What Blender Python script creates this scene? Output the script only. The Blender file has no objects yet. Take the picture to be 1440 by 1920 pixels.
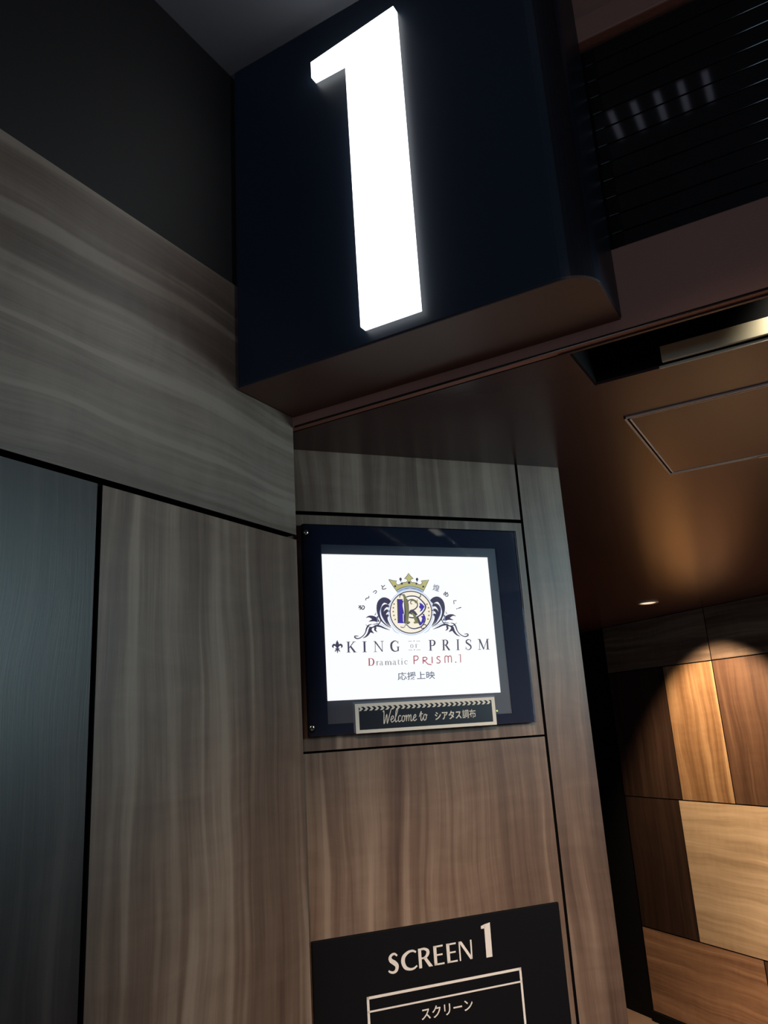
import bpy, bmesh, math, random
from mathutils import Vector, Matrix
random.seed(4)
C = bpy.context.scene.collection
SC = bpy.context.scene
K, Z0 = 1.15, 0.29                       # survey units -> metres, survey height of the floor
R = math.radians
def W(x, y, z): return Vector((K*x, K*y, K*(z-Z0)))

# ------------------------------------------------------------------ camera
cam_d = bpy.data.cameras.new('camera'); cam = bpy.data.objects.new('camera', cam_d); C.objects.link(cam)
cam_d.sensor_fit = 'VERTICAL'; cam_d.sensor_height = 36.0; cam_d.sensor_width = 27.0
cam_d.lens = 1463.27/1920*36.0; cam_d.clip_start = 0.02
right = Vector((0.8617, 0.5038, -0.0610)).normalized()
fwd = Vector((-0.4726, 0.8405, 0.2650)).normalized()
up = right.cross(fwd).normalized(); right = fwd.cross(up).normalized()
cam.matrix_world = Matrix.Translation(W(0, 0, 1.75)) @ Matrix((right, up, -fwd)).transposed().to_4x4()
SC.camera = cam

# ------------------------------------------------------------------ view, world
SC.view_settings.view_transform = 'Standard'; SC.view_settings.look = 'None'
SC.view_settings.exposure = 0.0; SC.view_settings.gamma = 1.0; SC.view_settings.use_curve_mapping = False
wd = bpy.data.worlds.new('world'); SC.world = wd; wd.use_nodes = True
wd.node_tree.nodes['Background'].inputs[0].default_value = (0.5, 0.6, 0.8, 1)
wd.node_tree.nodes['Background'].inputs[1].default_value = 0.004

# ------------------------------------------------------------------ lights
def aim(o, d):
    o.rotation_euler = Vector(d).to_track_quat('-Z', 'Y').to_euler()
def area(name, loc, d, sx, sy, radiance, col):
    l = bpy.data.lights.new(name, 'AREA'); l.shape = 'RECTANGLE'; l.size = K*sx; l.size_y = K*sy
    l.energy = radiance*math.pi*K*sx*K*sy*1.0; l.color = col
    o = bpy.data.objects.new(name, l); C.objects.link(o); o.location = W(*loc); aim(o, d); return o
def spot(name, loc, d, energy, ang, blend, rad, col):
    l = bpy.data.lights.new(name, 'SPOT'); l.energy = energy; l.spot_size = R(ang); l.spot_blend = blend
    l.shadow_soft_size = rad; l.color = col
    o = bpy.data.objects.new(name, l); C.objects.link(o); o.location = W(*loc); aim(o, d); return o
# bluish display across the foyer, opposite the panelled walls
area('foyer_display_light', (1.05, 1.34, 2.06), (-1, -.12, -.05), .40, .30, 25.0, (.62, .90, 1.0))
# unseen warm spots, added to brighten the lower walls and bounce off the floor
spot('warm_wall_fill', (.40, -.60, 2.68), (-.56, 2.0, -1.66), 290.0, 45, .85, .05, (1.0, .73, .53))
for x, y, pw_, an in ((.30, -.75, 150.0, 74), (.95, .20, 130.0, 70)):
    spot('floor_bounce_fill', (x, y, 2.70), (0, 0, -1), pw_, an, .8, .03, (1.0, .74, .56))
# added cool fill well behind the camera, lifts the sign face and bulkhead
area('cool_fill_light', (.75, -2.2, 2.05), (-.38, 1, .03), 1.3, .75, 4.0, (.50, .74, 1.0))
# corridor downlight washing the far panels
spot('corridor_spot_beam', (-.686, 3.501, 2.192), (.205, .50, -.848), 200.0, 80, .55, .02, (1.0, .70, .42))
spot('corridor_spot_beam', (.126, 2.918, 2.192), (.247, .344, -.906), 360.0, 92, .55, .02, (1.0, .72, .46))  # added spot out of view, brightens the lower corridor panels
# a lamp inside the ceiling slot, right of the picture
spot('slot_lamp_beam', (.062, .985, 2.256), (.05, .80, -.45), 4.0, 128, .8, .010, (1.0, .90, .70))
# five short tubes under the high ceiling, mirrored by the glossy grille
for i in range(5):
    area('foyer_tube_light', (-.173+.0386*i, .608, 2.750), (0, 0, -1), .010, .079, .6, (.72, .74, 1.0))

# ------------------------------------------------------------------ materials
def newmat(name):
    m = bpy.data.materials.new(name); m.use_nodes = True
    nt = m.node_tree; return m, nt, nt.nodes['Principled BSDF']
def paint(name, col, rough=.5, spec=.5, bump=0.0, metallic=0.0, var=.12, scale=6.0):
    m, nt, b = newmat(name); N = nt.nodes; L = nt.links
    tc = N.new('ShaderNodeTexCoord'); no = N.new('ShaderNodeTexNoise'); no.inputs['Scale'].default_value = scale
    no.inputs['Detail'].default_value = 5
    L.new(tc.outputs['Object'], no.inputs['Vector'])
    r = N.new('ShaderNodeMapRange'); r.inputs['To Min'].default_value = 1-var; r.inputs['To Max'].default_value = 1+var
    L.new(no.outputs['Fac'], r.inputs['Value'])
    mx = N.new('ShaderNodeVectorMath'); mx.operation = 'SCALE'; mx.inputs[0].default_value = col
    L.new(r.outputs['Result'], mx.inputs['Scale']); L.new(mx.outputs['Vector'], b.inputs['Base Color'])
    b.inputs['Roughness'].default_value = rough; b.inputs['Specular IOR Level'].default_value = spec
    b.inputs['Metallic'].default_value = metallic
    if bump:
        n2 = N.new('ShaderNodeTexNoise'); n2.inputs['Scale'].default_value = 380; L.new(tc.outputs['Object'], n2.inputs['Vector'])
        bp = N.new('ShaderNodeBump'); bp.inputs['Strength'].default_value = bump; bp.inputs['Distance'].default_value = .001
        L.new(n2.outputs['Fac'], bp.inputs['Height']); L.new(bp.outputs['Normal'], b.inputs['Normal'])
    return m
def emit(name, col, strength=1.0):
    m, nt, b = newmat(name); b.inputs['Base Color'].default_value = (.02, .02, .02, 1)
    b.inputs['Emission Color'].default_value = (*col, 1); b.inputs['Emission Strength'].default_value = strength
    b.inputs['Roughness'].default_value = .4
    return m
def wood(name, horizontal, dark, mid, light, rough=.46):
    """laminate with long grain: along local Z, or along local X when horizontal"""
    m, nt, b = newmat(name); N = nt.nodes; L = nt.links
    tc = N.new('ShaderNodeTexCoord'); oi = N.new('ShaderNodeObjectInfo')
    off = N.new('ShaderNodeVectorMath'); off.operation = 'SCALE'; off.inputs[0].default_value = (31, 17, 23)
    L.new(oi.outputs['Random'], off.inputs['Scale'])
    ad = N.new('ShaderNodeVectorMath'); ad.operation = 'ADD'
    L.new(tc.outputs['Object'], ad.inputs[0]); L.new(off.outputs['Vector'], ad.inputs[1])
    wm = N.new('ShaderNodeMapping'); wm.inputs['Scale'].default_value = (2.2, 1, 3.2) if horizontal else (3.2, 1, 2.2)
    L.new(ad.outputs['Vector'], wm.inputs['Vector'])
    wn = N.new('ShaderNodeTexNoise'); wn.inputs['Scale'].default_value = 1.0; wn.inputs['Detail'].default_value = 2
    L.new(wm.outputs['Vector'], wn.inputs['Vector'])
    wv = N.new('ShaderNodeVectorMath'); wv.operation = 'MULTIPLY_ADD'; wv.inputs[1].default_value = (.07, .07, .07)
    L.new(wn.outputs['Color'], wv.inputs[0]); L.new(ad.outputs['Vector'], wv.inputs[2]); ad = wv
    def layer(across, along, detail, dist, rgh=.55):
        mp = N.new('ShaderNodeMapping')
        mp.inputs['Scale'].default_value = (along, 1, across) if horizontal else (across, 1, along)
        L.new(ad.outputs['Vector'], mp.inputs['Vector'])
        n = N.new('ShaderNodeTexNoise'); n.inputs['Scale'].default_value = 1.0; n.inputs['Detail'].default_value = detail
        n.inputs['Roughness'].default_value = rgh; n.inputs['Distortion'].default_value = dist
        L.new(mp.outputs['Vector'], n.inputs['Vector']); return n.outputs['Fac']
    band = layer(9, .7, 2, .5); a = layer(24, 1.0, 3, .4); e = layer(62, 1.8, 4, .2, .65); c = layer(380, 9.0, 2, .0, .6)
    ln = layer(38, .9, 1, .3); fig = layer(9, 30, 3, .6)
    def madd(x, w, y):
        q = N.new('ShaderNodeMath'); q.operation = 'MULTIPLY_ADD'; L.new(x, q.inputs[0]); q.inputs[1].default_value = w
        if isinstance(y, float): q.inputs[2].default_value = y
        else: L.new(y, q.inputs[2])
        return q.outputs[0]
    mr = N.new('ShaderNodeMapRange'); mr.interpolation_type = 'SMOOTHSTEP'
    mr.inputs['From Min'].default_value = .57; mr.inputs['From Max'].default_value = .72; L.new(ln, mr.inputs['Value'])
    f = madd(band, .55, madd(a, .60, madd(e, .40, madd(c, .14, madd(fig, .16, madd(mr.outputs['Result'], .17, -.44))))))
    rp = N.new('ShaderNodeValToRGB'); cr = rp.color_ramp
    cr.elements[0].position = .28; cr.elements[0].color = (*dark, 1)
    cr.elements[1].position = .74; cr.elements[1].color = (*light, 1)
    q = cr.elements.new(.48); q.color = (*mid, 1)
    L.new(f, rp.inputs['Fac']); L.new(rp.outputs['Color'], b.inputs['Base Color'])
    b.inputs['Roughness'].default_value = rough; b.inputs['Specular IOR Level'].default_value = .5
    bp = N.new('ShaderNodeBump'); bp.inputs['Strength'].default_value = .12; bp.inputs['Distance'].default_value = .001
    L.new(c, bp.inputs['Height']); L.new(bp.outputs['Normal'], b.inputs['Normal'])
    return m
M = {}
WD, WM, WL = (.072, .047, .035), (.136, .096, .073), (.255, .197, .155)
VD, VM, VL = (.082, .046, .031), (.158, .098, .067), (.300, .212, .152)
M['wood_v'] = wood('walnut_upright_grain', False, VD, VM, VL)
M['wood_h'] = wood('walnut_level_grain', True, WD, WM, WL)
M['gold_v'] = wood('golden_walnut_upright_grain', False, (.16, .085, .04), (.26, .15, .075), (.40, .26, .14))
M['tan_h'] = wood('pale_walnut_level_grain', True, (.36, .26, .165), (.49, .365, .24), (.62, .48, .335))
M['red_h'] = wood('russet_walnut_level_grain', True, (.15, .080, .046), (.25, .14, .082), (.37, .22, .13))
M['dark_v'] = wood('dark_walnut_upright_grain', False, (.045, .022, .014), (.078, .040, .024), (.125, .070, .042))
M['ebony_v'] = wood('ebony_upright_grain', False, (.018, .010, .0075), (.030, .016, .011), (.048, .027, .019))
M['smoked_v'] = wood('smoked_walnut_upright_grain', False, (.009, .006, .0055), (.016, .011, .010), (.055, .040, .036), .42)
M['black_core'] = paint('black_board', (.005, .005, .006), .8, .1)
M['dark_wall'] = paint('blue_black_wall_paint', (.0065, .006, .0068), .7)
M['ceiling'] = paint('brown_satin_ceiling_paint', (.056, .033, .034), .26, .36, .02)
M['bulkhead'] = paint('brown_satin_paint_brightened', (.28, .130, .094), .5, .25, .5, .02)  # ceiling's brown, lightened to make up for weak light on this face
M['high_ceiling'] = paint('charcoal_ceiling_paint', (.12, .13, .155), .6)
M['housing'] = paint('sign_paint_bounce_tint', (.085, .052, .044), .45, .4, .02)  # brown tint puts the warm floor bounce into the underside colour
M['face'] = paint('blue_black_sign_face', (.013, .019, .032), .4, .35)
M['slat'] = paint('gloss_black_slat', (.006, .005, .005), .065, .5, 0, 0, .3, 20)
M['floor'] = paint('brown_carpet', (.24, .165, .125), .9, .2, .5)
M['frame_brown'] = paint('brown_metal_trim', (.60, .46, .39), .4, .5)
M['cream'] = paint('cream_metal_reflector', (.62, .56, .42), .4, .5)
M['edge_metal'] = paint('highlight_bead_metal', (.10, .09, .095), .2, .5, 0, 1.0)
M['chrome'] = paint('bright_steel', (.55, .53, .48), .22, .5, 0, 1.0)
M['bezel'] = paint('grey_monitor_bezel', (.13, .15, .19), .45)
M['black_print'] = paint('black_printed_border', (.024, .034, .068), .7, .15)
M['sign_black'] = paint('black_sign_board', (.005, .0048, .006), .7, .1)
M['ivory'] = paint('ivory_print', (.80, .74, .68), .6)
M['ivory_bright'] = paint('ivory_plate_print', (.80, .74, .63), .5)
M['plate_black'] = paint('black_plate_face', (.010, .012, .020), .35)
M['numeral'] = emit('lit_numeral', (.97, 1.0, .99), 2.8)
M['screen'] = emit('lit_screen_white', (.975, .99, 1.0), 1.06)
M['ink'] = emit('screen_navy', (.050, .046, .095)); M['ink2'] = emit('screen_slate', (.065, .06, .11))
M['gold'] = emit('screen_gold', (.52, .50, .20)); M['olive'] = emit('screen_olive', (.20, .21, .09))
M['blue'] = emit('screen_blue', (.055, .035, .42)); M['creamy'] = emit('screen_cream', (1.0, .93, .76))
M['pale_blue'] = emit('screen_pale_blue', (.42, .56, .85)); M['red'] = emit('screen_red', (.40, .045, .085))
M['grey'] = emit('screen_grey', (.20, .20, .24)); M['brown_ink'] = emit('screen_brown', (.16, .08, .05))
M['teal_ink'] = emit('screen_dark_blue', (.045, .075, .16))
M['led'] = emit('green_power_led', (.7, .9, .25), .8)
M['lamp'] = emit('warm_lamp_lens', (1.0, .80, .55), 1.0)
M['lamp_slot'] = emit('slot_lamp_lens', (1.0, .95, .82), 1.2)
def glass_mat():
    m = bpy.data.materials.new('clear_cover_glass'); m.use_nodes = True; nt = m.node_tree; N = nt.nodes; L = nt.links
    N.remove(N['Principled BSDF']); out = N['Material Output']
    t = N.new('ShaderNodeBsdfTransparent'); g = N.new('ShaderNodeBsdfGlossy'); g.inputs['Roughness'].default_value = .03
    fr = N.new('ShaderNodeFresnel'); fr.inputs['IOR'].default_value = 1.45
    mx = N.new('ShaderNodeMixShader'); L.new(fr.outputs[0], mx.inputs[0]); L.new(t.outputs[0], mx.inputs[1]); L.new(g.outputs[0], mx.inputs[2])
    L.new(mx.outputs[0], out.inputs['Surface']); return m
M['glass'] = glass_mat()

# ------------------------------------------------------------------ mesh helpers (local survey units, scaled by K)
class MB:
    def __init__(s): s.bm = bmesh.new()
    def box(s, x0, x1, y0, y1, z0, z1):
        v = [s.bm.verts.new((x, y, z)) for x in (x0, x1) for y in (y0, y1) for z in (z0, z1)]
        for f in ((0, 1, 3, 2), (4, 6, 7, 5), (0, 4, 5, 1), (2, 3, 7, 6), (0, 2, 6, 4), (1, 5, 7, 3)):
            s.bm.faces.new([v[i] for i in f])
        return s
    def prism(s, pts, y0, y1):
        """outline in (x, z), from y0 to y1"""
        a = [s.bm.verts.new((x, y0, z)) for x, z in pts]; b = [s.bm.verts.new((x, y1, z)) for x, z in pts]
        s.bm.faces.new(a); s.bm.faces.new(b[::-1]); n = len(pts)
        for i in range(n): s.bm.faces.new((a[i], b[i], b[(i+1) % n], a[(i+1) % n]))
        return s
    def prism_z(s, pts, z0, z1):
        a = [s.bm.verts.new((x, y, z0)) for x, y in pts]; b = [s.bm.verts.new((x, y, z1)) for x, y in pts]
        s.bm.faces.new(a); s.bm.faces.new(b[::-1]); n = len(pts)
        for i in range(n): s.bm.faces.new((a[i], b[i], b[(i+1) % n], a[(i+1) % n]))
        return s
    def flat(s, pts, y=0):
        s.bm.faces.new([s.bm.verts.new((x, y, z)) for x, z in pts]); return s
    def strip(s, pts, wid, y=0):
        """a brush stroke of changing width"""
        n = len(pts); prev = None
        if not hasattr(wid, '__len__'): wid = [wid]*n
        for i in range(n):
            p = pts[max(i-1, 0)]; q = pts[min(i+1, n-1)]
            dx, dz = q[0]-p[0], q[1]-p[1]; l = math.hypot(dx, dz) or 1e-9
            nx, nz = -dz/l*wid[i]/2, dx/l*wid[i]/2
            cur = (s.bm.verts.new((pts[i][0]+nx, y, pts[i][1]+nz)), s.bm.verts.new((pts[i][0]-nx, y, pts[i][1]-nz)))
            if prev: s.bm.faces.new((prev[0], prev[1], cur[1], cur[0]))
            prev = cur
        return s
    def disc(s, cx, cz, r, y=0, n=32, rz=None):
        return s.flat([(cx+r*math.cos(2*math.pi*i/n), cz+(rz or r)*math.sin(2*math.pi*i/n)) for i in range(n)], y)
    def lathe_y(s, prof, n=24, cx=0, cz=0):
        """profile of (radius, y) turned about local Y"""
        rings = [[s.bm.verts.new((cx+r*math.cos(2*math.pi*i/n), y, cz+r*math.sin(2*math.pi*i/n))) for i in range(n)] for r, y in prof]
        for a, b in zip(rings, rings[1:]):
            for i in range(n): s.bm.faces.new((a[i], a[(i+1) % n], b[(i+1) % n], b[i]))
        s.bm.faces.new(rings[-1]); s.bm.faces.new(rings[0][::-1]); return s
    def lathe_z(s, prof, n=32, cap=True):
        rings = [[s.bm.verts.new((r*math.cos(2*math.pi*i/n), r*math.sin(2*math.pi*i/n), z)) for i in range(n)] for r, z in prof]
        for a, b in zip(rings, rings[1:]):
            for i in range(n): s.bm.faces.new((a[i], a[(i+1) % n], b[(i+1) % n], b[i]))
        if cap: s.bm.faces.new(rings[-1]); s.bm.faces.new(rings[0][::-1])
        return s
    def build(s, name, mat, parent=None, bevel=0, recalc=True, smooth=False):
        if recalc: bmesh.ops.recalc_face_normals(s.bm, faces=s.bm.faces[:])
        bmesh.ops.scale(s.bm, vec=(K, K, K), verts=s.bm.verts[:])
        me = bpy.data.meshes.new(name); s.bm.to_mesh(me); s.bm.free()
        me.materials.append(mat)
        o = bpy.data.objects.new(name, me); C.objects.link(o)
        if parent: o.parent = parent
        if smooth:
            for p in me.polygons: p.use_smooth = True
        if bevel:
            b = o.modifiers.new('bevel', 'BEVEL'); b.width = bevel*K; b.segments = 2; b.limit_method = 'ANGLE'
        return o
def spline(pts, per=8, closed=False):
    n = len(pts); out = []
    def g(i):
        if closed: return pts[i % n]
        if i < 0: return tuple(2*a-b for a, b in zip(pts[0], pts[1]))
        if i >= n: return tuple(2*a-b for a, b in zip(pts[-1], pts[-2]))
        return pts[i]
    for i in range(n if closed else n-1):
        p0, p1, p2, p3 = g(i-1), g(i), g(i+1), g(i+2)
        for k in range(per):
            t = k/per
            out.append(tuple(.5*(2*b+(c-a)*t+(2*a-5*b+4*c-d)*t*t+(3*b-a-3*c+d)*t**3) for a, b, c, d in zip(p0, p1, p2, p3)))
    if not closed: out.append(tuple(pts[-1]))
    return out
def empty(name, loc, rz=0.0):
    o = bpy.data.objects.new(name, None); C.objects.link(o); o.location = W(*loc); o.rotation_euler = (0, 0, rz)
    o.empty_display_size = .1; return o
def tag(o, label, cat, group=None):
    o['label'] = label; o['category'] = cat
    if group: o['group'] = group
    return o
def struct(o, label=None):
    o['kind'] = 'structure'
    if label: o['label'] = label
    return o
def text_mesh(name, body, bbox, mat, parent, y, embolden=0.0, rot=0.0):
    """lettering fitted to a box x0, x1, z0, z1 on the local XZ plane"""
    cu = bpy.data.curves.new(name, 'FONT'); cu.body = body; cu.size = 1.0; cu.offset = embolden; cu.resolution_u = 4
    tmp = bpy.data.objects.new(name, cu); C.objects.link(tmp)
    dg = bpy.context.evaluated_depsgraph_get()
    me = bpy.data.meshes.new_from_object(tmp.evaluated_get(dg))
    bpy.data.objects.remove(tmp); bpy.data.curves.remove(cu)
    xs = [v.co.x for v in me.vertices]; zs = [v.co.y for v in me.vertices]
    x0, x1, z0, z1 = bbox; a, b, c, d = min(xs), max(xs), min(zs), max(zs)
    cx, cz = (x0+x1)/2, (z0+z1)/2; co, si = math.cos(rot), math.sin(rot)
    for v in me.vertices:
        u = (v.co.x-(a+b)/2)*(x1-x0)/(b-a); w = (v.co.y-(c+d)/2)*(z1-z0)/(d-c)
        v.co = (K*(cx+u*co-w*si), K*y, K*(cz+u*si+w*co))
    me.materials.clear(); me.materials.append(mat); me.name = name
    o = bpy.data.objects.new(name, me); C.objects.link(o); o.parent = parent; return o
def homog(h):
    a, b, c, d, e, f, g, i = h
    def m(x, y):
        w = g*x+i*y+1; return ((a*x+b*y+c)/w, (d*x+e*y+f)/w)
    return m

# ------------------------------------------------------------------ room frames
XL, YB, HC, HT = -.661, .908, 2.200, 2.755        # left wall, bulkhead plane, low ceiling, high ceiling
BA = R(90-39.02); BD = (math.cos(BA), math.sin(BA)); BN = (BD[1], -BD[0]); BO = -1.1803
def on_back(s, n, z): return (BD[0]*s+BN[0]*n, BD[1]*s+BN[1]*n, z)      # along the screen wall, out of it, height
CA = R(-35.7); CR = (math.cos(CA), math.sin(CA)); CO = 2.885             # corridor wall: unit vector to the viewer's right
def on_corr(s, d, z): return (-CR[0]*s-CR[1]*d, -CR[1]*s+CR[0]*d, z)    # s runs away from the camera, d into the wall

# ------------------------------------------------------------------ setting
o = MB().box(-4.0, 1.9, -2.6, 6.5, -.06, 0).build('floor', M['floor']); o.location = W(0, 0, Z0); struct(o)
# low ceiling with an opening for the light slot (one slab, four strips)
SX0, SX1, SY0, SY1 = -.2337, .62, .9245, 1.0505
mb = MB()
mb.box(-4.0, 1.9, SY1, 6.5, 0, .10); mb.box(-4.0, SX0, .926, SY1, 0, .10); mb.box(SX1, 1.9, .926, SY1, 0, .10)
o = mb.build('ceiling', M['ceiling']); o.location = W(0, 0, HC); struct(o)
o = MB().box(XL-.1, 1.9, -2.6, YB+.1, 0, .06).build('ceiling_upper', M['high_ceiling']); o.location = W(0, 0, HT); struct(o)
# bulkhead between the two ceilings
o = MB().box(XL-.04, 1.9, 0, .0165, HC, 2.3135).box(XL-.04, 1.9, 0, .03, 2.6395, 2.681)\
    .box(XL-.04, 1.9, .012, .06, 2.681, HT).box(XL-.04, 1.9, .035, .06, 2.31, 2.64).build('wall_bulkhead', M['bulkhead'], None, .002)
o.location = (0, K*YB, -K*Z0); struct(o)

o = MB()
n_ = 10; prof = [(YB-.0006+.0016*math.cos(2*math.pi*i/n_), HC-.0006+.0016*math.sin(2*math.pi*i/n_)) for i in range(n_)]
a_ = [o.bm.verts.new((XL+.004, y, z)) for y, z in prof]; b_ = [o.bm.verts.new((1.75, y, z)) for y, z in prof]
for i in range(n_): o.bm.faces.new((a_[i], b_[i], b_[(i+1) % n_], a_[(i+1) % n_]))
o.bm.faces.new(a_); o.bm.faces.new(b_)
o = o.build('highlight_bead', M['edge_metal'], None, 0, True, True); o.location = (0, 0, -K*Z0); struct(o)  # added bead that draws the bright highlight along the bulkhead edge

# left wall: black board behind three wood panels
lw = MB().box(-2.6, .900, .019, .05, Z0, HT).build('wall_left', M['black_core'])
lw.location = (K*XL, 0, -K*Z0); lw.rotation_euler = (0, 0, R(90)); struct(lw)
def panel(parent, x0, x1, z0, z1, mat, y0=0.0, t=.018, name='wood_panel', bevel=.0007):
    o = MB().box(x0, x1, y0, y0+t, z0, z1).build(name, mat, parent)
    o.data.materials.append(M['black_core'])            # the cut edges of the boards are black
    for f in o.data.polygons:
        if abs(f.normal.y) < .5: f.material_index = 1
    return o
panel(lw, -2.6, .908, 2.0300, 2.380, M['wood_h'])
panel(lw, .5550, .908, Z0, 2.0225, M['wood_v'])
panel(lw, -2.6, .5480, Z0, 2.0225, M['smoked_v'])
p = panel(lw, -2.6, .80, 2.384, HT, M['dark_wall'], .004, .015, 'upper_wall_board')

# screen wall
bw = MB().box(.0, .822, .019, .12, Z0, HC).build('wall_back', M['black_core'])
bw.location = W(*on_back(0, BO, Z0)); bw.location.z = -K*Z0; bw.rotation_euler = (0, 0, BA); struct(bw)
panel(bw, 0, .7318, 2.0950, HC, M['wood_v'])
panel(bw, 0, .7318, 1.7215, 2.0885, M['wood_v'])
panel(bw, 0, .7318, Z0, 1.7182, M['wood_v'])
panel(bw, .7372, .826, Z0, HC, M['wood_v'], 0, .13)

# corridor wall: lit panels laid in a patchwork
cw = MB().box(-4.3, -.9, .010, .06, Z0, HC).build('wall_right', M['black_core'])
cx = on_corr(0, CO, 0); cw.location = (K*cx[0], K*cx[1], -K*Z0); cw.rotation_euler = (0, 0, CA); struct(cw)
G = .0025
def cpanel(s0, s1, z0, z1, mat): return panel(cw, -s1+G, -s0-G, z0+G, z1-G, mat, 0, .012)
cpanel(2.722, 3.450, 1.954, HC, M['wood_h']); cpanel(.95, 2.722, 1.954, HC, M['wood_h'])
cpanel(2.722, 3.040, 1.327, 1.954, M['gold_v'])['label'] = 'golden panel with upright grain'
cpanel(2.15, 2.722, 1.327, 1.954, M['dark_v'])
cpanel(2.15, 3.068, .711, 1.327, M['tan_h'])['label'] = 'pale tan panel with level grain'
cpanel(3.040, 3.450, 1.327, 1.954, M['ebony_v']); cpanel(3.068, 3.450, .711, 1.327, M['ebony_v'])
cpanel(2.715, 3.450, .335, .711, M['red_h'])['label'] = 'russet panel with level grain'; cpanel(2.15, 2.715, .335, .711, M['dark_v'])
cpanel(.95, 2.15, .335, 1.954, M['wood_v'])
o = MB().box(-3.46, -.95, -.008, .0, Z0, .335).build('baseboard_right', M['black_core'], None, .002)
o.location = cw.location; o.rotation_euler = cw.rotation_euler; struct(o)

# unlit walls that close the corridor and the foyer
o = MB().box(-.5, 2.9, 0, .05, Z0, HC).build('wall_end', M['dark_wall'])
e = on_corr(4.2, .45, 0); o.location = (K*e[0], K*e[1], -K*Z0); o.rotation_euler = (0, 0, CA+R(90)+R(180)); struct(o)
o = MB().box(1.75, 1.80, -2.6, 3.2, Z0, HT).build('wall_foyer', M['dark_wall']); o.location = (0, 0, -K*Z0); struct(o)
o = MB().box(XL-.1, 1.8, -2.6, -2.55, Z0, HT).build('wall_rear', M['dark_wall']); o.location = (0, 0, -K*Z0); struct(o)

# ------------------------------------------------------------------ ventilation grille in the bulkhead
gr = empty('ventilation_grille', (0, YB, Z0)); gr.location.z = -K*Z0
tag(gr, 'long black glossy slatted grille set in the bulkhead right of the number sign', 'grille')
for k in range(12):
    z0 = 2.3145+.0265*k+.0005; z1 = z0+.0255
    prof = []
    MB().box(-.30, 1.75, .012, .030, z0, z1).build('slat', M['slat'], gr, .0009)

# ------------------------------------------------------------------ projecting number sign
sg = empty('number_sign', (0, YB, Z0)); sg.location.z = -K*Z0
tag(sg, 'blue-black box sign projecting from the bulkhead with a big lit white 1', 'sign')
x0, x1, f, r = XL+.0015, -.1575, .776-YB, .040
pts = [(x0, -.0005), (x0, f+.006), (x0+.002, f+.002), (x0+.006, f)]
for k in range(13):
    a = R(-90+90*k/12); pts.append((x1-r+r*math.cos(a), f+r+r*math.sin(a)))
pts.append((x1, -.0005))
MB().prism_z([(min(max(x, x0+.001), x1-.0015), max(y, f+.0015)) for x, y in pts], 2.2155, HT-.001).build('housing', M['housing'], sg)
MB().prism_z(pts, 2.2172, HT-.0005).build('face_panel', M['face'], sg, .0015)
num = [(-.5036, 2.6795), (-.5036, 2.6515), (-.4465, 2.6515), (-.4465, 2.2355), (-.3650, 2.2355), (-.3650, 2.6965)]
o = MB().prism(num, f-.0125, f-.0002).build('numeral', M['numeral'], sg, .0006); o['label'] = 'glowing white numeral 1'

# ------------------------------------------------------------------ light slot in the low ceiling
sl = empty('ceiling_light_slot', (0, 0, HC)); tag(sl, 'long black recessed light slot in the low brown ceiling, beyond the number sign', 'ceiling light')
MB().box(SX0, SX1, SY0+.003, SY1, .094, .099).box(SX0+.0005, SX0+.004, SY0+.002, SY1-.0005, .001, .094)\
    .box(SX1-.004, SX1-.0005, SY0+.002, SY1-.0005, .001, .094).box(SX0, SX1, SY1-.004, SY1-.0005, .004, .094)\
    .box(SX0, SX1, SY0+.002, SY0+.005, .004, .094).build('recess', M['black_core'], sl)
MB().box(SX0-.012, SX1, .9210, .9262, -.0022, .001).build('near_trim', M['ceiling'], sl, .0005)
MB().box(SX0+.09, SX1, 1.0480, 1.0502, -.0016, .0022).build('far_trim', M['cream'], sl, .0004)
MB().box(-.138, SX1-.004, 1.041, 1.0464, .0045, .0275).build('reflector', M['cream'], sl, .0008)
o = MB().box(.09, .30, .962, .984, .066, .080).build('lamp_tube', M['lamp_slot'], sl, .005)

# ------------------------------------------------------------------ ceiling access hatch
ht = empty('ceiling_hatch', (-.0417, 1.390, HC)); tag(ht, 'square brown access hatch with a thin metal frame in the low ceiling', 'hatch')
hx, hy, t = .1885, .1865, .0030
mb = MB()
for (a, b, c, d) in ((-hx, hx, -hy, -hy+t), (-hx, hx, hy-t, hy), (-hx, -hx+t, -hy, hy), (hx-t, hx, -hy, hy)): mb.box(a, b, c, d, -.0028, -.0002)
mb.build('frame', M['frame_brown'], ht)
g = .0068; mb = MB()
for (a, b, c, d) in ((-hx+g, hx-g, -hy+g, -hy+g+.0018), (-hx+g, hx-g, hy-g-.0018, hy-g), (-hx+g, -hx+g+.0018, -hy+g, hy-g), (hx-g-.0018, hx-g, -hy+g, hy-g)): mb.box(a, b, c, d, -.0026, -.0002)
mb.build('panel_edge', M['frame_brown'], ht)
MB().box(-hx+g+.0018, hx-g-.0018, -hy+g+.0018, hy-g-.0018, -.0014, -.0002).build('panel', M['ceiling'], ht)
mb = MB()
for (a, b, c, d) in ((-hx+t, hx-t, -hy+t, -hy+g), (-hx+t, hx-t, hy-g, hy-t), (-hx+t, -hx+g, -hy+t, hy-t), (hx-g, hx-t, -hy+t, hy-t)): mb.box(a, b, c, d, -.0006, -.0002)
mb.build('gap', M['black_core'], ht)
MB().box(-.026, .026, hy-.006, hy+.002, -.0045, -.0003).build('latch', M['chrome'], ht, .0006)

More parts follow.
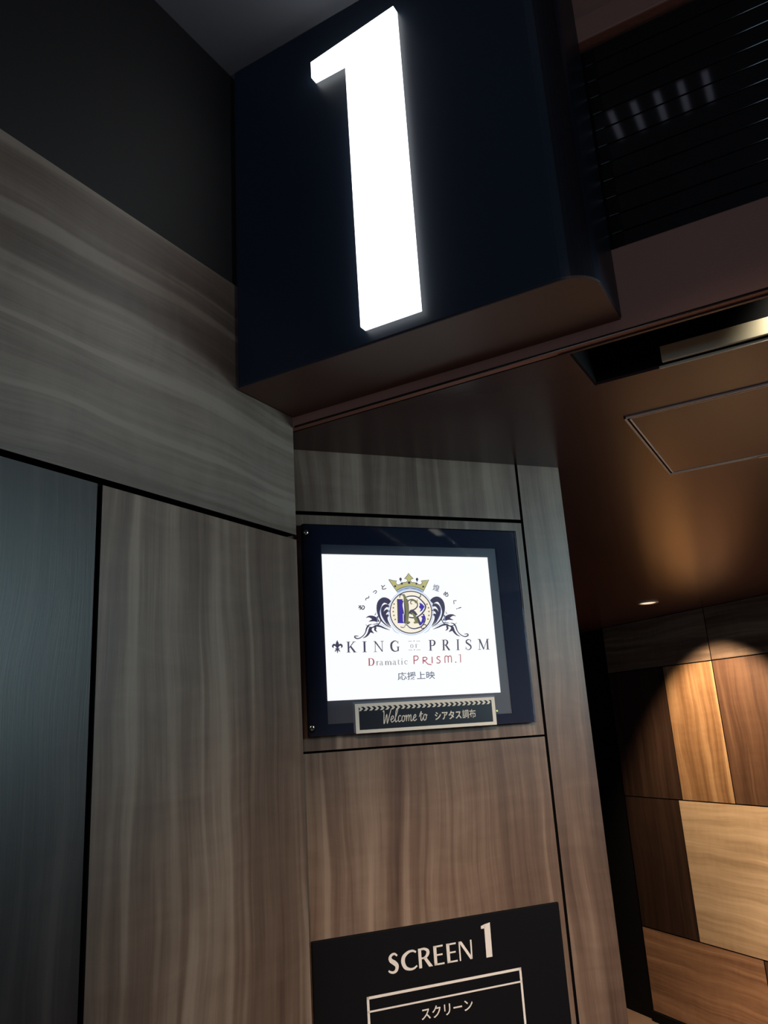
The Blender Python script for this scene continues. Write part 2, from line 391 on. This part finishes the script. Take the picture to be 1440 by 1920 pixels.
# ------------------------------------------------------------------ corridor downlight
dl = empty('recessed_downlight', (-.686, 3.501, HC)); tag(dl, 'small round downlight in the dark ceiling above the lit corridor panels', 'downlight')
MB().lathe_z([(.032, -.0002), (.044, -.0002), (.045, -.002), (.042, -.005), (.034, -.004), (.032, -.0002)], 32, False).build('trim_ring', M['frame_brown'], dl, 0, True, True)
MB().lathe_z([(.0335, -.0004), (.0335, -.0022), (.024, -.0046), (.010, -.0056)], 32).build('lens', M['lamp'], dl, 0, True, True)

# ------------------------------------------------------------------ the display behind glass
dcx, dcz = .5035, 1.908
ds = empty('display_screen', on_back(dcx, BO, dcz), BA); tag(ds, 'lit white screen behind black bordered glass showing a crowned emblem and film title', 'display')
# local: x right, z up, -y out of the wall
gx0, gx1, gz0, gz1 = .3222-dcx, .7118-dcx, 1.7425-dcz, 2.0704-dcz
FG = -.0125                                     # front of the glass
wx0, wx1, wz0, wz1 = .3525-dcx, .6705-dcx, 1.7590-dcz, 2.0385-dcz
mb = MB(); yb0, yb1 = FG+.0042, -.0006
mb.box(gx0, wx0, yb0, yb1, gz0, gz1); mb.box(wx1, gx1, yb0, yb1, gz0, gz1); mb.box(wx0, wx1, yb0, yb1, gz0, wz0); mb.box(wx0, wx1, yb0, yb1, wz1, gz1)
mb.build('printed_border', M['black_print'], ds)
sx, sz = .150, .11475
mb = MB(); a, b = -.0065, -.0006
mb.box(wx0, -sx, a, b, wz0, wz1); mb.box(sx, wx1, a, b, wz0, wz1); mb.box(-sx, sx, a, b, wz0, -sz); mb.box(-sx, sx, a, b, sz, wz1)
mb.build('monitor_bezel', M['bezel'], ds)
sc = MB().box(-sx, sx, -.0055, -.0007, -sz, sz).build('screen_panel', M['screen'], ds)
MB().box(gx0, gx1, FG, FG+.004, gz0, gz1).build('cover_glass', M['glass'], ds, .0008)
for px, pz in ((.3268, 2.0560), (.3255, 1.7552)):
    px -= dcx; pz -= dcz
    s = MB().lathe_y([(.0045, FG), (.0045, FG-.0012), (.0036, FG-.0024), (.0012, FG-.0026)], 20, px, pz).build('screw', M['chrome'], ds, 0, True, True)
    MB().box(px-.0028, px+.0028, FG-.0029, FG-.0023, pz-.0004, pz+.0004).build('slot', M['black_core'], s)
MB().lathe_y([(.0016, FG), (.0016, FG-.0006), (.001, FG-.001)], 12, .6395-dcx, 1.7640-dcz).build('power_light', M['led'], ds)

# --- artwork on the screen; drawn on a 1440-wide sheet, laid onto the panel
HS = homog((0.000996822, -4.347724917e-05, -0.717097578, 4.18508459e-06, -0.00092277982, 1.07748516, -0.000251004829, 0.000209976118))
def c2(X, Y): return HS(600+X/4.114, 1040+Y/4.114)
def c3(X, Y): return HS(620+X/4.8, 1060+Y/4.8)
def c4(X, Y): return HS(600+X/4.235, 1190+Y/4.235)
U3 = .00097/4.8; U4 = .00098/4.235
_ly = [-.0056]
class Art(MB):
    def __init__(s, m=c3, u=U3):
        super().__init__(); s.m = m; s.u = u; _ly[0] -= .00002; s.y = _ly[0]
    def st(s, pts, wid, smooth=True):
        if not hasattr(wid, '__len__'): wid = [wid]*len(pts)
        q = [(x, y, w) for (x, y), w in zip(pts, wid)]
        if smooth: q = spline(q, 7)
        s.strip([s.m(x, y) for x, y, w in q], [max(w, .5)*s.u for x, y, w in q], s.y); return s
    def po(s, pts, smooth=False):
        if smooth: pts = spline(pts, 5, True)
        s.flat([s.m(x, y) for x, y in pts], s.y); return s
    def ring(s, cx, cy, r, w, a0=0, a1=360, n=64):
        return s.st([(cx+r*math.cos(R(a0+(a1-a0)*i/n)), cy-r*math.sin(R(a0+(a1-a0)*i/n))) for i in range(n+1)], w, False)
    def disk(s, cx, cy, r, n=40, ry=None):
        return s.po([(cx+r*math.cos(2*math.pi*i/n), cy+(ry or r)*math.sin(2*math.pi*i/n)) for i in range(n)])
    def done(s, name, mat, parent): return s.build(name, M[mat], parent, 0, False)
def mir(pts): return [(1420-x, y) for x, y in pts]
em = sc
# wings
A = Art()
wing = [
 ([(522, 338), (498, 318), (466, 312), (436, 336), (421, 380), (420, 430), (440, 486), (480, 530), (528, 560)], [40, 44, 44, 44, 36, 22, 14, 9, 3]),
 ([(520, 372), (490, 362), (464, 380), (452, 420), (462, 470), (492, 520), (524, 548)], [14, 26, 30, 24, 16, 9, 3]),
 ([(518, 412), (494, 408), (476, 428), (478, 462), (496, 505), (526, 545)], [10, 24, 26, 20, 12, 3]),
 ([(516, 450), (498, 450), (488, 470), (496, 500), (520, 536)], [8, 20, 22, 16, 3]),
 ([(305, 466), (335, 456), (368, 466), (398, 486), (424, 500)], [2, 14, 30, 34, 6]),
 ([(330, 500), (362, 490), (396, 480), (416, 452)], [2, 16, 26, 4]),
 ([(382, 446), (392, 436), (398, 420)], [2, 6, 2]),
 ([(428, 440), (436, 490), (414, 530), (376, 552), (330, 548), (300, 524)], [4, 8, 8, 7, 6, 2]),
 ([(236, 628), (204, 628), (204, 642), (232, 650), (268, 632), (296, 600), (310, 560), (328, 534), (360, 524)], [3, 9, 10, 8, 7, 8, 12, 10, 2]),
 ([(272, 648), (304, 630), (328, 600), (342, 566), (366, 548)], [2, 12, 20, 24, 4]),
 ([(338, 560), (346, 584), (374, 606)], [20, 22, 2]),
 ([(352, 560), (392, 540), (430, 544), (470, 562), (518, 580)], [3, 14, 14, 10, 2]),
 ([(392, 552), (384, 574), (404, 596)], [16, 16, 2]),
 ([(362, 528), (400, 522), (436, 524)], [2, 7, 2]),
]
for p, w in wing: A.st(p, w)
o = A.done('wing_ornament', 'ink', em); o['label'] = 'navy feather scroll left of the emblem'
A = Art()
for p, w in wing: A.st(mir(p), w)
o = A.done('wing_ornament', 'ink', em); o['label'] = 'navy feather scroll right of the emblem'
A = Art()
for p, w in (([(530, 545), (560, 590), (600, 612)], [3, 6, 2]), ([(420, 520), (460, 536), (505, 560)], [2, 5, 2]), ([(400, 440), (408, 500), (380, 535)], [2, 5, 2]), ([(455, 350), (440, 395), (446, 450), (480, 510)], [3, 5, 5, 2])):
    A.st(p, w); A.st(mir(p), w)
A.ring(710, 424, 202, 5)
for rr, ww in ((222, 9), (209, 7)): A.ring(705, 424, rr, ww, 58, 122)
A.done('ring_highlight', 'pale_blue', em)
A = Art(); A.disk(710, 424, 192); A.done('emblem_ring', 'ink', em)
A = Art(); A.disk(710, 424, 183); A.done('emblem_disc', 'creamy', em)
# monogram
A = Art()
A.st([(640, 320), (628, 360), (640, 440), (640, 520)], [14, 16, 16, 14]); A.st([(655, 300), (700, 284), (760, 288), (806, 322), (842, 376), (806, 436), (748, 470), (692, 466)], 15)
A.st([(690, 398), (672, 360), (690, 320), (730, 312), (766, 336), (768, 372), (740, 400), (706, 410), (690, 440)], 9)
A.st([(706, 440), (724, 416), (752, 440), (776, 500), (796, 540)], 22); A.st([(614, 552), (642, 556), (664, 532), (700, 562), (744, 570), (800, 552), (832, 508), (834, 470), (816, 440)], 10)
A.st([(796, 552), (806, 570), (836, 562), (842, 540), (816, 536)], 7); A.st([(742, 290), (774, 296), (800, 284), (798, 266)], 7); A.st([(612, 292), (620, 268), (650, 268)], 7)
A.st([(650, 262), (668, 330), (672, 430), (664, 510), (700, 514)], [10, 38, 40, 38, 8]); A.st([(612, 305), (612, 520)], 46)
A.done('monogram_outline', 'ink2', em)
A = Art()
A.st([(640, 436), (640, 516)], 6); A.st([(664, 300), (704, 290), (756, 294), (798, 324), (832, 376), (800, 430), (748, 462), (694, 459)], 8)
A.st([(618, 550), (644, 552), (664, 526), (702, 556), (744, 563), (794, 546)], 4)
A.done('monogram_highlight', 'screen', em)
A = Art()
A.po([(582, 322), (600, 318), (612, 308), (640, 306), (634, 322), (634, 404), (640, 414), (634, 424), (634, 496), (644, 518), (590, 518), (606, 496), (606, 424), (600, 414), (606, 404), (606, 334)])
A.done('monogram_blue', 'blue', em); A = Art()
A.po([(788, 340), (812, 350), (834, 376), (812, 410), (788, 424), (800, 398), (790, 388), (782, 376), (792, 366)])
A.po([(828, 438), (834, 470), (826, 512), (796, 542), (776, 508), (800, 512), (810, 480), (798, 462), (818, 458)])
A.done('monogram_blue', 'blue', em)
A = Art()
A.po([(630, 258), (660, 268), (684, 330), (690, 420), (684, 500), (696, 518), (652, 518), (660, 500), (664, 420), (656, 340), (648, 290)])
A.st([(722, 352), (708, 342), (716, 322), (742, 322), (760, 340), (772, 310)], [8, 8, 9, 10, 12, 4])
A.st([(712, 424), (738, 452), (756, 500), (776, 524)], [8, 20, 26, 6]); A.po([(730, 512), (762, 500), (776, 522), (736, 526)])
A.done('monogram_olive', 'olive', em)
for x, y in ((560, 348), (553, 382), (551, 416), (556, 450), (567, 486), (855, 355), (868, 387), (872, 420), (870, 455), (860, 488)):
    A = Art(); A.po([(x+(10 if k % 2 == 0 else 4.5)*math.sin(R(36*k)), y-(10 if k % 2 == 0 else 4.5)*math.cos(R(36*k))) for k in range(10)]); A.done('emblem_star', 'brown_ink', em)
# crown
crown = [(520, 130), (556, 142), (588, 144), (578, 160), (590, 178), (612, 180), (632, 164), (652, 160), (676, 158), (690, 142), (680, 126), (660, 126), (682, 104), (697, 78),
         (714, 104), (738, 126), (718, 128), (710, 144), (724, 160), (748, 162), (768, 168), (788, 182), (808, 180), (820, 164), (808, 148), (842, 146), (876, 137), (846, 196), (822, 244), (770, 216), (706, 204), (644, 214), (592, 240), (556, 186)]
A = Art(); A.st(crown+crown[:1], 9, False); A.done('crown_outline', 'ink2', em)
A = Art(); A.po(crown); o = A.done('crown', 'gold', em); o['label'] = 'gold crown on the emblem'
A = Art(); A.st([(586, 226), (640, 203), (706, 193), (772, 204), (826, 228)], 4)
A.disk(624, 128, 11, 20, 14); A.disk(772, 132, 11, 20, 14); A.st([(624, 140), (628, 152)], 6); A.st([(772, 144), (770, 156)], 6)
for x, y, r_ in ((574, 190, 9), (634, 167, 10), (700, 160, 12), (766, 170, 9), (826, 198, 9)): A.disk(x, y, r_, 20)
A.done('crown_jewels', 'ink', em)
A = Art(); A.st([(592, 236), (644, 211), (706, 200), (770, 212), (822, 240)], 10); A.done('crown_band', 'pale_blue', em)
# kana along the arc
_ly[0] -= .00002
for ch, X, Y, wx, wz, rot, mat in (('も', 268, 372, 48, 52, 48, 'ink'), ('〜', 322, 292, 50, 16, 42, 'ink'), ('っ', 392, 240, 36, 26, 26, 'ink'), ('と', 470, 196, 38, 40, 16, 'ink'),
                                  ('煌', 942, 210, 58, 56, -14, 'teal_ink'), ('め', 1030, 268, 46, 42, -28, 'ink'), ('く', 1103, 336, 24, 44, -42, 'ink'), ('!', 1141, 395, 8, 50, -74, 'ink')):
    x, z = c3(X, Y); a, b = wx*U3, wz*U3
    text_mesh('arc_lettering', ch, (x-a/2, x+a/2, z-b/2, z+b/2), M[mat], em, _ly[0], .004 if ch == '煌' else .026, R(rot))
# ---- roman serif capitals, cap height 1: lists of strokes / polygons
def serif(x, y, w=.30, h=.045): return ('p', [(x-w/2, y-h/2), (x+w/2, y-h/2), (x+w/2, y+h/2), (x-w/2, y+h/2)])
def stem(x, w=.15, y0=0, y1=1):
    w *= 1.12
    return [('p', [(x-w/2, y0), (x+w/2, y0), (x+w/2, y1), (x-w/2, y1)]), serif(x, y0+.0225, w+.19), serif(x, y1-.0225, w+.19)]
SER = {
 'K': (.95, stem(.18)+[('s', [(.25, .42), (.72, .98)], [.05, .06]), ('s', [(.38, .56), (.80, .02)], [.14, .15]), serif(.74, .9775, .30), serif(.80, .0225, .32)]),
 'I': (.40, stem(.20)),
 'N': (.98, [('p', [(.15, 0), (.20, 0), (.20, 1), (.15, 1)]), ('p', [(.80, 0), (.85, 0), (.85, 1), (.80, 1)]), ('p', [(.06, 1), (.22, 1), (.85, .08), (.85, 0), (.80, 0)]), serif(.175, .0225, .28), serif(.825, .9775, .28), serif(.13, .9775, .20)]),
 'G': (.98, [('c', [(.80, .80), (.62, .96), (.42, .96), (.18, .78), (.12, .5), (.20, .2), (.44, .03), (.66, .05), (.80, .14)], [.04, .05, .08, .15, .17, .15, .08, .05, .05]), ('p', [(.73, .02), (.86, .06), (.86, .44), (.73, .44)]), serif(.79, .43, .28), ('p', [(.77, .72), (.82, .72), (.82, .98), (.78, .92)])]),
 'P': (.74, stem(.18)+[('c', [(.22, .97), (.42, .98), (.60, .88), (.64, .72), (.56, .54), (.38, .46), (.24, .48)], [.04, .05, .11, .16, .11, .05, .04])]),
 'R': (.88, stem(.18)+[('c', [(.22, .97), (.42, .98), (.58, .89), (.62, .74), (.54, .58), (.38, .50), (.24, .51)], [.04, .05, .11, .15, .11, .05, .04]), ('s', [(.40, .52), (.80, .02)], [.13, .15]), serif(.80, .0225, .22)]),
 'S': (.66, [('c', [(.54, .76), (.48, .92), (.32, .97), (.15, .88), (.14, .70), (.32, .55), (.50, .40), (.54, .20), (.40, .04), (.22, .03), (.08, .20)], [.03, .04, .06, .10, .14, .15, .14, .11, .06, .04, .03]), ('p', [(.52, .70), (.56, .70), (.56, .98), (.52, .94)]), ('p', [(.06, .02), (.10, .06), (.10, .30), (.06, .30)])]),
 'M': (1.14, [('p', [(.17, 0), (.21, 0), (.23, 1), (.18, 1)]), ('p', [(.10, 1), (.27, 1), (.60, .10), (.56, 0), (.52, 0)]), ('p', [(.52, 0), (.57, 0), (.92, 1), (.87, 1)]), ('p', [(.85, 0), (1.0, 0), (.96, 1), (.82, 1)]), serif(.19, .0225, .26), serif(.925, .0225, .32), serif(.13, .9775, .2), serif(.96, .9775, .2)]),
 'O': (.92, [('c', [(.46, .97), (.22, .86), (.12, .5), (.22, .14), (.46, .03), (.70, .14), (.80, .5), (.70, .86), (.46, .97)], [.05, .10, .15, .10, .05, .10, .15, .10, .05])]),
 'F': (.70, stem(.18)+[('p', [(.2, .95), (.62, .95), (.62, 1), (.2, 1)]), ('p', [(.59, .76), (.63, .76), (.63, 1), (.59, 1)]), ('p', [(.2, .50), (.5, .50), (.5, .55), (.2, .55)])]),
 'D': (.94, stem(.18)+[('c', [(.22, .97), (.5, .97), (.74, .80), (.82, .5), (.72, .18), (.48, .03), (.22, .03)], [.05, .06, .13, .17, .13, .06, .05])]),
 # lower case, x height 1
 'r': (.62, stem(.20, .16)[:2]+[('c', [(.26, .62), (.38, .90), (.56, .90)], [.05, .09, .14])]),
 'a': (.84, [('c', [(.14, .78), (.28, .96), (.48, .94), (.56, .74), (.56, .12), (.66, .03), (.80, .10)], [.12, .06, .10, .15, .15, .08, .03]), ('c', [(.54, .58), (.26, .46), (.14, .24), (.28, .05), (.54, .20)], [.04, .09, .14, .09, .04])]),
 'm': (1.40, stem(.20, .15)[:2]+[('c', [(.26, .70), (.40, .94), (.56, .90), (.62, .66)], [.04, .08, .13, .15]), ('c', [(.70, .70), (.84, .94), (1.02, .90), (1.10, .66)], [.04, .08, .13, .15])]+stem(.64, .15, 0, .75)[:2]+stem(1.12, .15, 0, .75)[:2]),
 't': (.56, [('c', [(.22, 1.35), (.22, .7), (.22, .20), (.34, .03), (.50, .12)], [.06, .15, .15, .08, .03]), ('p', [(.06, .93), (.48, .93), (.48, 1.0), (.06, 1.0)])]),
 'i': (.42, stem(.20, .16)[:2]+[('p', [(.12, 1.28), (.28, 1.28), (.28, 1.48), (.12, 1.48)])]),
 'c': (.74, [('c', [(.64, .78), (.46, .97), (.24, .84), (.14, .5), (.26, .12), (.48, .03), (.66, .18)], [.12, .06, .12, .15, .12, .06, .03])]),
}
def glyph(mb, items, x0, x1, z0, z1, adv, y, proj):
    """items in glyph space -> x0..x1 / base z0..cap z1 in sheet space through proj"""
    def T(p): return proj(x0+(x1-x0)*p[0]/adv, z0+(z1-z0)*p[1])
    ux = math.dist(T((0, 0)), T((0, 1)))
    for it in items:
        if it[0] == 'p': mb.flat([T(p) for p in it[1]], y)
        else:
            q = [(a[0], a[1], w) for a, w in zip(it[1], it[2])]
            if it[0] == 'c': q = spline(q, 6)
            mb.strip([T((a, b)) for a, b, w in q], [(w*1.08+.012)*ux for a, b, w in q], y)
def letters(name, spec, mat, parent, proj, y, table):
    for ch, x0, x1, zb, zt in spec:
        adv, items = table[ch]
        xs = []
        for it in items:
            if it[0] == 'p': xs += [p[0] for p in it[1]]
            else: xs += [p[0]+e*w*.5 for p, w in zip(it[1], it[2]) for e in (-1, 1)]
        lo, hi = min(xs), max(xs)
        its = [(it[0], [((p[0]-lo), p[1]) for p in it[1]])+tuple(it[2:]) for it in items]
        mb = MB(); glyph(mb, its, x0, x1, zb, zt, hi-lo, y, proj); mb.build(name, mat, parent, 0, False)
_ly[0] -= .00002
letters('title_letter', [('K', 195, 272, 131, 46), ('I', 320, 352, 131, 46), ('N', 408, 488, 131, 46), ('G', 540, 612, 131, 45),
        ('P', 845, 898, 129, 45), ('R', 950, 1014, 129, 45), ('I', 1064, 1088, 129, 45), ('S', 1138, 1184, 129, 45), ('M', 1234, 1328, 129, 45)], M['ink2'], em, c4, _ly[0], SER)
letters('small_title_letter', [('O', 698, 722, 104, 76), ('F', 738, 757, 104, 76)], M['grey'], em, c4, _ly[0], SER)
A = Art(c4, U4)
for y in (52, 121):
    A.st([(682, y), (712, y)], 2.5, False); A.st([(746, y), (778, y)], 2.5, False)
A.disk(729, 50, 4, 12); A.disk(729, 119, 4, 12); A.done('title_rules', 'grey', em)
# fleur-de-lis
A = Art(c4, U4)
A.st([(122, 34), (122, 56), (122, 76), (122, 92), (122, 112), (122, 134)], [2, 20, 22, 8, 10, 4])
for sg_ in (-1, 1):
    A.st([(122+sg_*4, 94), (122+sg_*12, 76), (122+sg_*26, 68), (122+sg_*36, 80), (122+sg_*30, 94)], [4, 10, 13, 12, 3])
    A.st([(122+sg_*2, 104), (122+sg_*12, 112), (122+sg_*20, 124)], [3, 8, 3])
A.st([(106, 100), (138, 100)], 7, False); A.done('fleur_ornament', 'ink', em)
_ly[0] -= .00002
letters('subtitle_capital', [('D', 360, 410, 238, 180)], M['red'], em, c4, _ly[0], SER)
letters('subtitle_letter', [('r', 424, 446, 236, 204), ('a', 450, 482, 236, 204), ('m', 492, 548, 235, 204), ('a', 554, 586, 235, 203), ('t', 594, 612, 234, 202), ('i', 622, 634, 234, 202), ('c', 646, 676, 233, 202)], M['grey'], em, c4, _ly[0], SER)
A = Art(c4, U4)
A.st([(724, 232), (724, 168)], 7, False); A.st([(724, 170), (748, 170), (758, 184), (748, 200), (728, 204)], 6)
A.st([(796, 230), (796, 180)], 7, False); A.st([(796, 181), (818, 181), (828, 192), (816, 204), (800, 206), (818, 218), (834, 234), (862, 240)], 6)
A.st([(868, 229), (868, 177)], 7, False); A.st([(932, 180), (914, 178), (906, 190), (920, 202), (932, 214), (922, 228), (902, 226)], 6)
A.st([(970, 228), (970, 182), (980, 174), (994, 180), (996, 204)], 6); A.st([(996, 226), (996, 186), (1008, 174), (1020, 182), (1022, 226)], 6)
A.disk(1055, 224, 5, 12); A.st([(1080, 168), (1094, 162), (1094, 227)], [4, 6, 6], False)
A.done('subtitle_lettering', 'red', em)
(xa, za), (xb, zb_) = c4(592, 357), c4(884, 290)
text_mesh('caption_lettering', '応援上映', (xa, xb, za, zb_), M['teal_ink'], em, _ly[0], .004)

# ------------------------------------------------------------------ welcome plate on the lower edge of the glass
pw, ph = .2415, .0438
pl = empty('welcome_plate', on_back(.3938+pw/2, BO, 1.7425), BA)
tag(pl, 'small black plate with cream border and chevrons reading Welcome to, below the lit screen', 'sign plate')
y1 = FG-.0003; y0 = y1-.0022
MB().box(-pw/2-.0024, pw/2+.0018, y1-.0012, y1, .001, ph+.0032).build('clear_backing', M['bezel'], pl, .0006)
MB().box(-pw/2, pw/2, y0, y1-.0013, 0, ph).build('face', M['plate_black'], pl)
bt, bs, bb = .0046, .0060, .0050
mb = MB(); q0, q1 = y0-.0006, y0-.0001
mb.box(-pw/2, pw/2, q0, q1, ph-bt, ph); mb.box(-pw/2, pw/2, q0, q1, 0, bb); mb.box(-pw/2, -pw/2+bs, q0, q1, bb, ph-bt); mb.box(pw/2-bs, pw/2, q0, q1, bb, ph-bt)
mb.build('border', M['ivory_bright'], pl)
mb = MB(); n = 26; X0, X1 = -pw/2+bs, pw/2-bs; st_ = (X1-X0)/n; zt, zm, zl = ph-bt, ph-bt-.0031, ph-bt-.0062
for k in range(n):
    a = X0+st_*k; h = st_*.5
    cl = lambda v: max(X0, min(X1, v))
    mb.flat([(cl(a-h*.2), zt), (cl(a+h*.8), zt), (cl(a+h*1.6), zm), (cl(a+h*.6), zm)], q0); mb.flat([(cl(a+h*.6), zm), (cl(a+h*1.6), zm), (cl(a+h*.8), zl), (cl(a-h*.2), zl)], q0)
mb.build('chevron_band', M['ivory_bright'], pl, 0, False)
CUR = {
 'W': (.80, [[(.02, .92), (.06, 1.02), (.12, .95), (.16, .05), (.22, .0), (.40, .72), (.46, .05), (.52, .02), (.74, .95), (.80, 1.12)]]),
 'e': (.42, [[(.02, .22), (.22, .30), (.32, .44), (.24, .56), (.12, .44), (.10, .18), (.20, .02), (.42, .16)]]),
 'l': (.34, [[(.02, .14), (.20, .62), (.30, 1.02), (.22, 1.10), (.14, .90), (.12, .20), (.18, .02), (.34, .14)]]),
 'c': (.38, [[(.34, .48), (.24, .56), (.12, .44), (.10, .18), (.20, .02), (.38, .14)]]),
 'o': (.44, [[(.28, .54), (.14, .48), (.08, .24), (.16, .03), (.30, .08), (.36, .32), (.28, .52), (.36, .46), (.46, .46)]]),
 'm': (.78, [[(.02, .46), (.10, .54), (.12, .02), (.16, .36), (.28, .56), (.34, .48), (.34, .02), (.38, .36), (.50, .56), (.56, .46), (.56, .10), (.62, .02), (.78, .16)]]),
 't': (.40, [[(.02, .34), (.20, .80), (.18, .30), (.20, .06), (.30, .02), (.42, .28)], [(.04, .56), (.38, .60)]]),
}
def cursive(word, x, z, s, slant, wid):
    mb = MB()
    for ch in word:
        if ch == ' ': x += .24*s; continue
        adv, strokes = CUR[ch]
        for q in strokes:
            mb.strip([(x+(a+slant*b)*s, z+b*s) for a, b in spline(q, 6)], wid, q0)
        x += adv*s*.92
    return mb, x
mb, xe = cursive('Welcome to', -pw/2+.0430, .0135, .0174, .12, .00130)
mb.build('script_lettering', M['ivory_bright'], pl, 0, False)
text_mesh('kana_lettering', 'シアタス', (-pw/2+.1325, -pw/2+.1790, .0128, .0258), M['ivory_bright'], pl, q0, .022)
text_mesh('kanji_lettering', '調布', (-pw/2+.1808, -pw/2+.2048, .0128, .0264), M['ivory_bright'], pl, q0, .006)

# ------------------------------------------------------------------ black screen-number board
bs_ = empty('screen_board', on_back(.5182, BO, Z0), BA); bs_.location.z = -K*Z0
tag(bs_, 'black wall board lettered SCREEN 1 with an outlined plan, below the lit display', 'sign board')
ox = .5182; bx0, bx1, bz0, bz1 = .3163-ox, .7202-ox, .86, 1.4668
MB().box(bx0, bx1, -.006, -.0003, bz0, bz1).build('board', M['sign_black'], bs_, .0015)
yf = -.0063
SAN = {  # flared sans capitals, heavy and light strokes
 'S': (.62, [('c', [(.54, .84), (.42, .95), (.26, .93), (.15, .80), (.20, .64), (.38, .50), (.50, .34), (.46, .13), (.30, .04), (.12, .09), (.04, .17)], [.08, .09, .11, .15, .19, .21, .19, .15, .11, .09, .07])]),
 'C': (.92, [('c', [(.88, .86), (.70, .95), (.46, .92), (.22, .74), (.15, .48), (.26, .18), (.50, .05), (.72, .06), (.90, .17)], [.08, .09, .12, .18, .20, .17, .11, .09, .07])]),
 'R': (.80, [('p', [(.04, 0), (.21, 0), (.21, 1), (.03, 1)]), ('c', [(.18, .95), (.38, .95), (.56, .86), (.60, .72), (.50, .56), (.34, .49), (.20, .49)], [.09, .10, .14, .17, .13, .08, .07]), ('p', [(.30, .50), (.48, .52), (.84, 0), (.62, 0)])]),
 'E': (.60, [('p', [(.04, 0), (.21, 0), (.21, 1), (.03, 1)]), ('p', [(.04, .91), (.58, .91), (.58, 1), (.04, 1)]), ('p', [(.1, .475), (.54, .475), (.54, .56), (.1, .56)]), ('p', [(.04, 0), (.62, 0), (.62, .09), (.04, .09)])]),
 'N': (.86, [('p', [(.03, 0), (.12, 0), (.12, 1), (.03, 1)]), ('p', [(.03, 1), (.22, 1), (.86, .06), (.86, 0), (.72, 0)]), ('p', [(.77, 0), (.86, 0), (.88, 1), (.78, 1)])]),
 '1': (.32, [('p', [(.10, 0), (.30, 0), (.31, 1), (.20, .98), (.11, .97)]), ('p', [(.0, .93), (.0, .85), (.14, .85), (.14, .975)])]),
}
ident = lambda x, z: (x, z)
zb, zt = 1.4098, 1.4355
letters('headline_letter', [('S', .4272-ox, .4438-ox, zb, zt), ('C', .4480-ox, .4735-ox, zb, zt), ('R', .4752-ox, .4972-ox, zb, zt), ('E', .4995-ox, .5160-ox, zb, zt), ('E', .5205-ox, .5375-ox, zb, zt), ('N', .5408-ox, .5625-ox, zb, zt)], M['ivory'], bs_, ident, yf, SAN)
letters('headline_numeral', [('1', .5800-ox, .5957-ox, 1.4078, 1.4545)], M['ivory'], bs_, ident, yf, SAN)
mb = MB(); l, rr, tp, bt_ = .3930-ox, .6418-ox, 1.3864, .93
for (a, b, c, d) in ((l, rr, tp-.0036, tp), (l, l+.0036, bt_, tp), (rr-.0036, rr, bt_, tp), (l, rr, 1.3663, 1.3687), (l, rr, bt_, bt_+.0036)):
    mb.flat([(a, c), (b, c), (b, d), (a, d)], yf)
mb.build('plan_outline', M['ivory'], bs_, 0, False)
text_mesh('plan_lettering', 'スクリーン', (.4742-ox, .5560-ox, 1.3435, 1.3588), M['ivory'], bs_, yf, .012)
